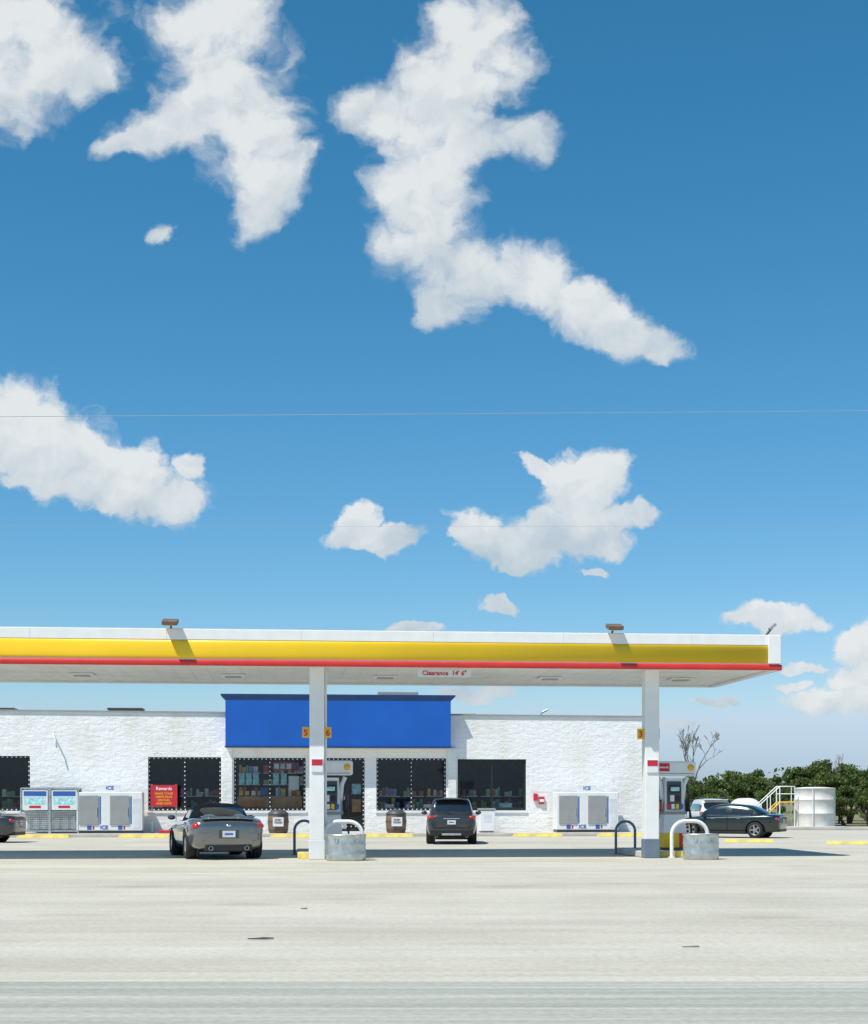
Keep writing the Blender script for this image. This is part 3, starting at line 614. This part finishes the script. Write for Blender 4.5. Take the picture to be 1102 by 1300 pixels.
sheet('grass_verge',19.8,200,70.3,110,.002,M['dirt'])

# ------------------------------------------------------------ power lines
e=empty('overhead_power_lines')
def wire(y0,z0,z1,r):
    pts=[(-40+80*i/40,y0,z0+(z1-z0)*i/40+.12*(2*i/40-1)**2) for i in range(41)]
    pipe('wire',pts,r,M['wire'],e,res=1)
wire(20,6.16,6.70,.0036)
wire(26,6.03,6.03,.002)

# ------------------------------------------------------------ trees
def leaves(n,centers,radii,size,rng):
    w=np.array([r[0]*r[1]*r[2] for r in radii]); w=w/w.sum()
    idx=rng.choice(len(centers),n,p=w); c=np.array(centers)[idx]; R=np.array(radii)[idx]
    d=rng.normal(size=(n,3)); d/=np.linalg.norm(d,axis=1)[:,None]
    rad=rng.uniform(.3,1.15,(n,1))**.7
    p=c+d*rad*R
    a=rng.normal(size=(n,3)); a/=np.linalg.norm(a,axis=1)[:,None]
    b=np.cross(a,rng.normal(size=(n,3))); b/=np.linalg.norm(b,axis=1)[:,None]
    s=rng.uniform(.6,1.3,(n,1))*size
    v=np.stack([p-a*s,p+b*s*.55,p+a*s,p-b*s*.55],1).reshape(-1,3)
    return v
def leaf_obj(name,v,parent):
    n=len(v)//4; return addmesh(name,v.tolist(),np.arange(4*n).reshape(-1,4).tolist(),M['leaf'],parent)
def branchmesh(segs):
    vs=[];fs=[]
    for (p,q,r0,r1) in segs:
        p=Vector(p);q=Vector(q);d=(q-p).normalized(); a=d.orthogonal().normalized(); b=d.cross(a); i=len(vs)
        for (c,r) in ((p,r0),(q,r1)):
            for k in range(6):
                t=k*math.pi/3; vs.append(tuple(c+(a*math.cos(t)+b*math.sin(t))*r))
        for k in range(6): fs.append((i+k,i+(k+1)%6,i+6+(k+1)%6,i+6+k))
    return vs,fs
def grow(p,d,L,r,depth,segs,tips,spread=.6,up=.15):
    q=p; dd=d.copy()
    for s in range(2):
        q2=q+dd*L/2; segs.append((q,q2,r*(1-.2*s),r*(1-.2*(s+1)))); q=q2
        dd=(dd+Vector((random.uniform(-.2,.2),random.uniform(-.2,.2),random.uniform(-.05,.15)))).normalized()
    if depth==0: tips.append(q); return
    for k in range(random.choice((2,3))):
        nd=(dd+Vector((random.uniform(-spread,spread),random.uniform(-spread,spread),random.uniform(-.2,.4)+up))).normalized()
        grow(q,nd,L*random.uniform(.6,.85),r*.58,depth-1,segs,tips,spread,up)
def tree_data(seed,h,n):
    random.seed(seed); rg=np.random.default_rng(seed)
    segs=[];tips=[]
    for k in range(3):
        grow(Vector((random.uniform(-.2,.2),random.uniform(-.2,.2),-.1)),Vector((random.uniform(-.6,.6),random.uniform(-.6,.6),1)).normalized(),h*.3,.1*h/3.5,3,segs,tips,.8,.05)
    cs=[tuple(t) for t in tips]+[(random.uniform(-.35*h,.35*h),random.uniform(-.3*h,.3*h),random.uniform(.2,.6)*h) for _ in range(7)]
    rs=[(random.uniform(.2,.5)*h/3.2,random.uniform(.2,.5)*h/3.2,random.uniform(.13,.33)*h/3.2) for _ in cs]
    return branchmesh(segs),leaves(n,cs,rs,.08,rg)
TD=[tree_data(s,3.4,9500) for s in (3,11,23)]
meshes=[]
def mk(name,v,f,m):
    me=bpy.data.meshes.new(name); me.from_pydata(v,[],f); me.materials.append(m); me.update(); return me
for (bv,lv) in TD:
    n=len(lv)//4; meshes.append((mk('trunk',bv[0],bv[1],M['bark']),mk('crown',lv.tolist(),np.arange(4*n).reshape(-1,4).tolist(),M['leaf'])))
random.seed(5)
spots=[(14.8,86,.86),(17.2,88,1.0),(19.4,90,1.0),(21.8,86,1.05),(23.8,88,1.14),(25.8,85,1.08),(28.4,88,1.1),(31,86,1.0),(34,90,1.1),(38,88,1),(43,90,1.1),(13.2,92,.92),(20.5,97,1.15),(24.5,98,1.28),(27.5,97,1.25),(16.4,98,1.02),(22.6,79.5,.6),(24.6,80,.62),(26.5,79,.65),(20.6,80.5,.6),(18.3,82,.7),(21.6,81,.75),(23.5,82,.8)]
for i,(x,y,s) in enumerate(spots):
    e=empty('oak_tree',(x,y,0),random.uniform(0,6.28),s)
    for me in meshes[i%3]:
        o=bpy.data.objects.new(me.name,me); COL.objects.link(o); o.parent=e
cs=[];rs=[]
x=-160
while x<220:
    for k in range(2): cs.append((x+random.uniform(-2,2),150+random.uniform(-6,6),random.uniform(.6,2.8))); rs.append((random.uniform(2,4),random.uniform(2,3),random.uniform(1.0,2.2)))
    x+=3.2
leaf_obj('distant_tree_line',leaves(42000,cs,rs,.28,rng),None)
random.seed(12); segs=[];tips=[]
grow(Vector((0,0,0)),Vector((.1,0,1)).normalized(),2.3,.13,5,segs,tips,.75,.12)
v,f=branchmesh([(a,b,max(c,.016),max(d,.014)) for a,b,c,d in segs]); e=empty('bare_tree',(14.3,86,0),0,.80); addmesh('trunk_and_branches',v,f,M['barkg'],e)
random.seed(31); segs=[];tips=[]
grow(Vector((0,0,0)),Vector((.05,0,1)).normalized(),1.5,.07,4,segs,tips,.5,.2)
v,f=branchmesh([(a,b,max(c,.010),max(d,.008)) for a,b,c,d in segs]); e=empty('bare_tree',(23.2,88,0),0,.85); addmesh('trunk_and_branches',v,f,M['barkg'],e)

# ------------------------------------------------------------ debris on the pavement
def scrap(name,x,y,pts,rz=0,h=.02):
    e=empty(name,(x,y,.004),rz); n=len(pts); vs=[(a,b,.0) for a,b in pts]+[(a*.95,b*.9,h+.006*math.sin(i*2)) for i,(a,b) in enumerate(pts)]
    fs=[tuple(range(n,2*n))]+[(i,(i+1)%n,n+(i+1)%n,n+i) for i in range(n)]
    addmesh('strip',vs,fs,M['dgrey'],e)
scrap('tyre_scrap',-1.75,15.5,[(-.13,-.03),(.02,-.02),(.13,.05),(.13,.08),(.02,.02),(-.1,-.01)],h=.012)
scrap('tyre_scrap',2.45,14.7,[(-.08,-.01),(.08,-.015),(.1,.01),(-.06,.015)],h=.006)
scrap('tyre_scrap',-1.68,19.8,[(-.04,-.02),(.05,-.02),(.04,.03),(-.03,.03)],h=.008)

# ------------------------------------------------------------ light & sky
sd=Vector((-.43,-.42,1)).normalized()
el=math.asin(sd.z); rot=math.atan2(sd.x,sd.y)
L=bpy.data.lights.new('sun','SUN'); L.energy=5.0; L.angle=math.radians(.5); L.color=(1,.955,.86)
lo=bpy.data.objects.new('sun',L); COL.objects.link(lo); lo.rotation_euler=(-sd).to_track_quat('-Z','Y').to_euler()
W=bpy.data.worlds.new('World'); S.world=W; W.use_nodes=True; nt=W.node_tree; nt.nodes.clear()
W.cycles.sampling_method='NONE'
out=N(nt,'ShaderNodeOutputWorld'); sky=N(nt,'ShaderNodeTexSky',sky_type='NISHITA'); sky.sun_disc=False; sky.sun_elevation=el; sky.sun_rotation=rot%(2*math.pi)
sky.air_density=1.0; sky.dust_density=.35; sky.ozone_density=2.0; sky.altitude=200
K=.11
bg=N(nt,'ShaderNodeBackground'); bg.inputs[1].default_value=K
sc=N(nt,'ShaderNodeSeparateColor'); nt.links.new(sky.outputs[0],sc.inputs[0])
def mth(op,a,b=None,c=None):
    m=N(nt,'ShaderNodeMath',operation=op)
    for i,v in enumerate((a,b,c)):
        if v is None: continue
        if isinstance(v,(int,float)): m.inputs[i].default_value=v
        else: nt.links.new(v,m.inputs[i])
    return m.outputs[0]
b_=mth('MULTIPLY',sc.outputs[2],1.13); g_=mth('MINIMUM',mth('MULTIPLY',sc.outputs[1],.96),mth('MULTIPLY',b_,.84))
r_=mth('MINIMUM',mth('MULTIPLY',mth('POWER',mth('MULTIPLY',sc.outputs[0],K),1.62),1.12/K),mth('MULTIPLY',b_,.66))
cc=N(nt,'ShaderNodeCombineColor'); nt.links.new(r_,cc.inputs[0]); nt.links.new(g_,cc.inputs[1]); nt.links.new(b_,cc.inputs[2])
nt.links.new(cc.outputs[0],bg.inputs[0])
CL_=[(-26.6,48.8,5.4,4.6,0),(-23.1,47.3,3.4,2.2,0),(-27.9,45.2,3,2.4,0),
(-14.2,49.6,4.4,4.0,0),(-15.8,44.2,5.0,2.4,12),(-19.4,43,2.4,1.0,15),(-12.9,45.4,4.2,4.8,0),(-11.0,41.6,3.7,3.6,0),(-11.4,38.9,2.4,3.0,0),(-8.6,41.8,2.0,1.2,40),
(2.8,50.0,3.2,3.0,0),(.8,47.4,4.2,3.4,30),(4.0,47.6,2.8,3.0,0),(-3.4,44.9,3.2,2.4,0),(0,43.6,4.4,3.8,0),(4.4,42.8,3.6,1.7,0),(-.6,39.8,3.4,4.8,8),(-.8,36.4,3.2,3.8,20),(1.6,34.4,4.0,2.8,-10),(1.0,32.4,2.8,2.0,0),
(6.4,34.0,3.4,2.3,0),(9.0,32.1,4.6,2.2,-28),(12.2,30.6,3.6,1.9,-20),(14.6,29.6,2.2,1.5,-20),
(-28,24.0,4.4,3.8,0),(-24.6,22.8,5.4,3.2,-20),(-20.6,21.0,5.0,2.6,-22),(-16.0,21.4,1.6,1.2,-40),(-19.5,19.7,4.6,1.5,-4),(-24,20.9,5.0,1.6,-4),
(-5.0,18.1,1.4,1.7,0),(-4.2,17.2,2.8,.8,0),(-2.4,16.9,1.9,1.0,0),
(3.0,17.4,2.5,2.0,0),(5.4,16.6,3.8,1.9,-4),(8.8,17.4,4.2,1.6,0),(10,20.4,3.3,2.4,0),(7.0,21.4,2.0,.8,-25),(12.6,18.6,2.8,1.1,0),(5.2,15.5,2.2,.8,0),
(-1.2,11.2,2.0,.6,0),(4.3,12.9,1.6,.5,0),(9.8,15.2,1.4,.4,-10),
(22.2,11.7,3.5,1.0,0),(28.2,9.8,2.0,1.9,0),(26.4,6.5,3.8,1.0,0),(27.8,7.9,2.4,1.3,0),(2.6,6.9,2.4,.6,0),(23.4,7.4,1.4,.5,0),(24.0,8.8,1.5,.4,0),(18.2,6.5,1.3,.4,0),(15.6,4.6,1.5,.35,0),(-17.8,37.0,.9,1.0,0)]
def gradnet(tree,vec,lst,f,sm):
    acc=None
    for (a,b,ra,rb,rt) in lst:
        mp=N(tree,'ShaderNodeMapping',vector_type='TEXTURE'); mp.inputs['Location'].default_value=(a,b,0); mp.inputs['Rotation'].default_value=(0,0,math.radians(rt)); mp.inputs['Scale'].default_value=(ra*f,rb*f,1)
        tree.links.new(vec,mp.inputs['Vector'])
        g=N(tree,'ShaderNodeTexGradient',gradient_type='SPHERICAL'); tree.links.new(mp.outputs[0],g.inputs[0])
        if acc is None: acc=g.outputs['Fac']
        else:
            mm=N(tree,'ShaderNodeMath',operation='SMOOTH_MAX'); mm.inputs[2].default_value=sm
            tree.links.new(acc,mm.inputs[0]); tree.links.new(g.outputs['Fac'],mm.inputs[1]); acc=mm.outputs[0]
    return acc
tc=N(nt,'ShaderNodeTexCoord'); sx=N(nt,'ShaderNodeSeparateXYZ'); nt.links.new(tc.outputs['Generated'],sx.inputs[0])
my=mth('MAXIMUM',sx.outputs['Y'],.05)
cb=N(nt,'ShaderNodeCombineXYZ'); nt.links.new(mth('MULTIPLY',mth('DIVIDE',sx.outputs['X'],my),100),cb.inputs[0]); elv=mth('MULTIPLY',mth('DIVIDE',sx.outputs['Z'],my),100); nt.links.new(elv,cb.inputs[1])
P=cb.outputs[0]
def noise(vec,s,d,r):
    n=N(nt,'ShaderNodeTexNoise'); n.inputs['Scale'].default_value=s; n.inputs['Detail'].default_value=d; n.inputs['Roughness'].default_value=r; nt.links.new(vec,n.inputs['Vector']); return n
nw=noise(P,.24,6,.58)
wv=N(nt,'ShaderNodeVectorMath',operation='SUBTRACT'); wv.inputs[1].default_value=(.5,.5,.5); nt.links.new(nw.outputs['Color'],wv.inputs[0])
w2=N(nt,'ShaderNodeVectorMath',operation='MULTIPLY_ADD'); w2.inputs[1].default_value=(4.2,3.8,0); nt.links.new(wv.outputs[0],w2.inputs[0]); nt.links.new(P,w2.inputs[2])
# field flattened at its core so single lobes do not read as discs
acc=mth('SMOOTH_MIN',gradnet(nt,w2.outputs[0],CL_,1.6,.05),.68,.2)
nf=noise(w2.outputs[0],.34,8,.55)
F=mth('ADD',acc,mth('MULTIPLY_ADD',nf.outputs['Fac'],.85,-.425))
hi=N(nt,'ShaderNodeMapRange'); hi.inputs['From Min'].default_value=22; hi.inputs['From Max'].default_value=34; hi.inputs['To Min'].default_value=.54; hi.inputs['To Max'].default_value=.68; nt.links.new(elv,hi.inputs['Value'])
lo_=N(nt,'ShaderNodeMapRange'); lo_.inputs['From Min'].default_value=22; lo_.inputs['From Max'].default_value=34; lo_.inputs['To Min'].default_value=.33; lo_.inputs['To Max'].default_value=.28; nt.links.new(elv,lo_.inputs['Value'])
dn=N(nt,'ShaderNodeMapRange',interpolation_type='SMOOTHSTEP'); nt.links.new(lo_.outputs[0],dn.inputs['From Min']); nt.links.new(hi.outputs[0],dn.inputs['From Max']); nt.links.new(F,dn.inputs['Value'])
ys=N(nt,'ShaderNodeMapRange'); ys.inputs['From Min'].default_value=.1; ys.inputs['From Max'].default_value=.3; nt.links.new(sx.outputs['Y'],ys.inputs['Value'])
zs_=N(nt,'ShaderNodeMapRange'); zs_.inputs['From Min'].default_value=.01; zs_.inputs['From Max'].default_value=.06; nt.links.new(sx.outputs['Z'],zs_.inputs['Value'])
a3=mth('MULTIPLY',mth('MULTIPLY',mth('MULTIPLY',dn.outputs[0],ys.outputs[0]),zs_.outputs[0]),.94)
LT=[(-27.5,51,8,7,0),(-15,50,7.5,8,0),(-12.5,43,4.5,5,0),(1.5,50,8,7,0),(-2,41.5,5.5,7,0),(8.5,34.6,7,4,-28),(-26,26,7,5.5,-22),(-20,22.6,6,3.4,-22),(-5,19.0,2.8,2.2,0),(3,19.4,4,2.6,0),(10,21.8,5,3.8,0),(22,12.8,4,2,0),(27.5,11,4,3.4,0),(26,7.8,4,1.8,0)]
lt=gradnet(nt,w2.outputs[0],LT,1.5,.1)
of=N(nt,'ShaderNodeVectorMath',operation='ADD'); of.inputs[1].default_value=(-.5,.9,0); nt.links.new(w2.outputs[0],of.inputs[0])
nb=noise(of.outputs[0],.34,4,.55)
dfn=mth('SUBTRACT',nf.outputs['Fac'],nb.outputs['Fac'])
shv=mth('ADD',mth('MULTIPLY',dfn,1.5),mth('MULTIPLY_ADD',lt,1.1,.14))
cr=N(nt,'ShaderNodeValToRGB'); cr.color_ramp.elements[0].color=(.49,.585,.66,1); cr.color_ramp.elements[1].color=(.81,.835,.84,1); nt.links.new(shv,cr.inputs[0])
bc=N(nt,'ShaderNodeBackground'); bc.inputs[1].default_value=1.0; nt.links.new(cr.outputs[0],bc.inputs[0])
mx=N(nt,'ShaderNodeMixShader'); nt.links.new(a3,mx.inputs[0]); nt.links.new(bg.outputs[0],mx.inputs[1]); nt.links.new(bc.outputs[0],mx.inputs[2]); nt.links.new(mx.outputs[0],out.inputs[0])

# ------------------------------------------------------------ camera
cd=bpy.data.cameras.new('camera'); cam=bpy.data.objects.new('camera',cd); COL.objects.link(cam); S.camera=cam
cam.location=(0,0,1.42); cam.rotation_euler=(math.pi/2,0,0)
cd.sensor_fit='VERTICAL'; cd.sensor_height=36; cd.lens=54; cd.shift_y=.28; cd.clip_end=6000; cd.clip_start=.1
S.view_settings.view_transform='Standard'; S.view_settings.look='None'; S.view_settings.exposure=0
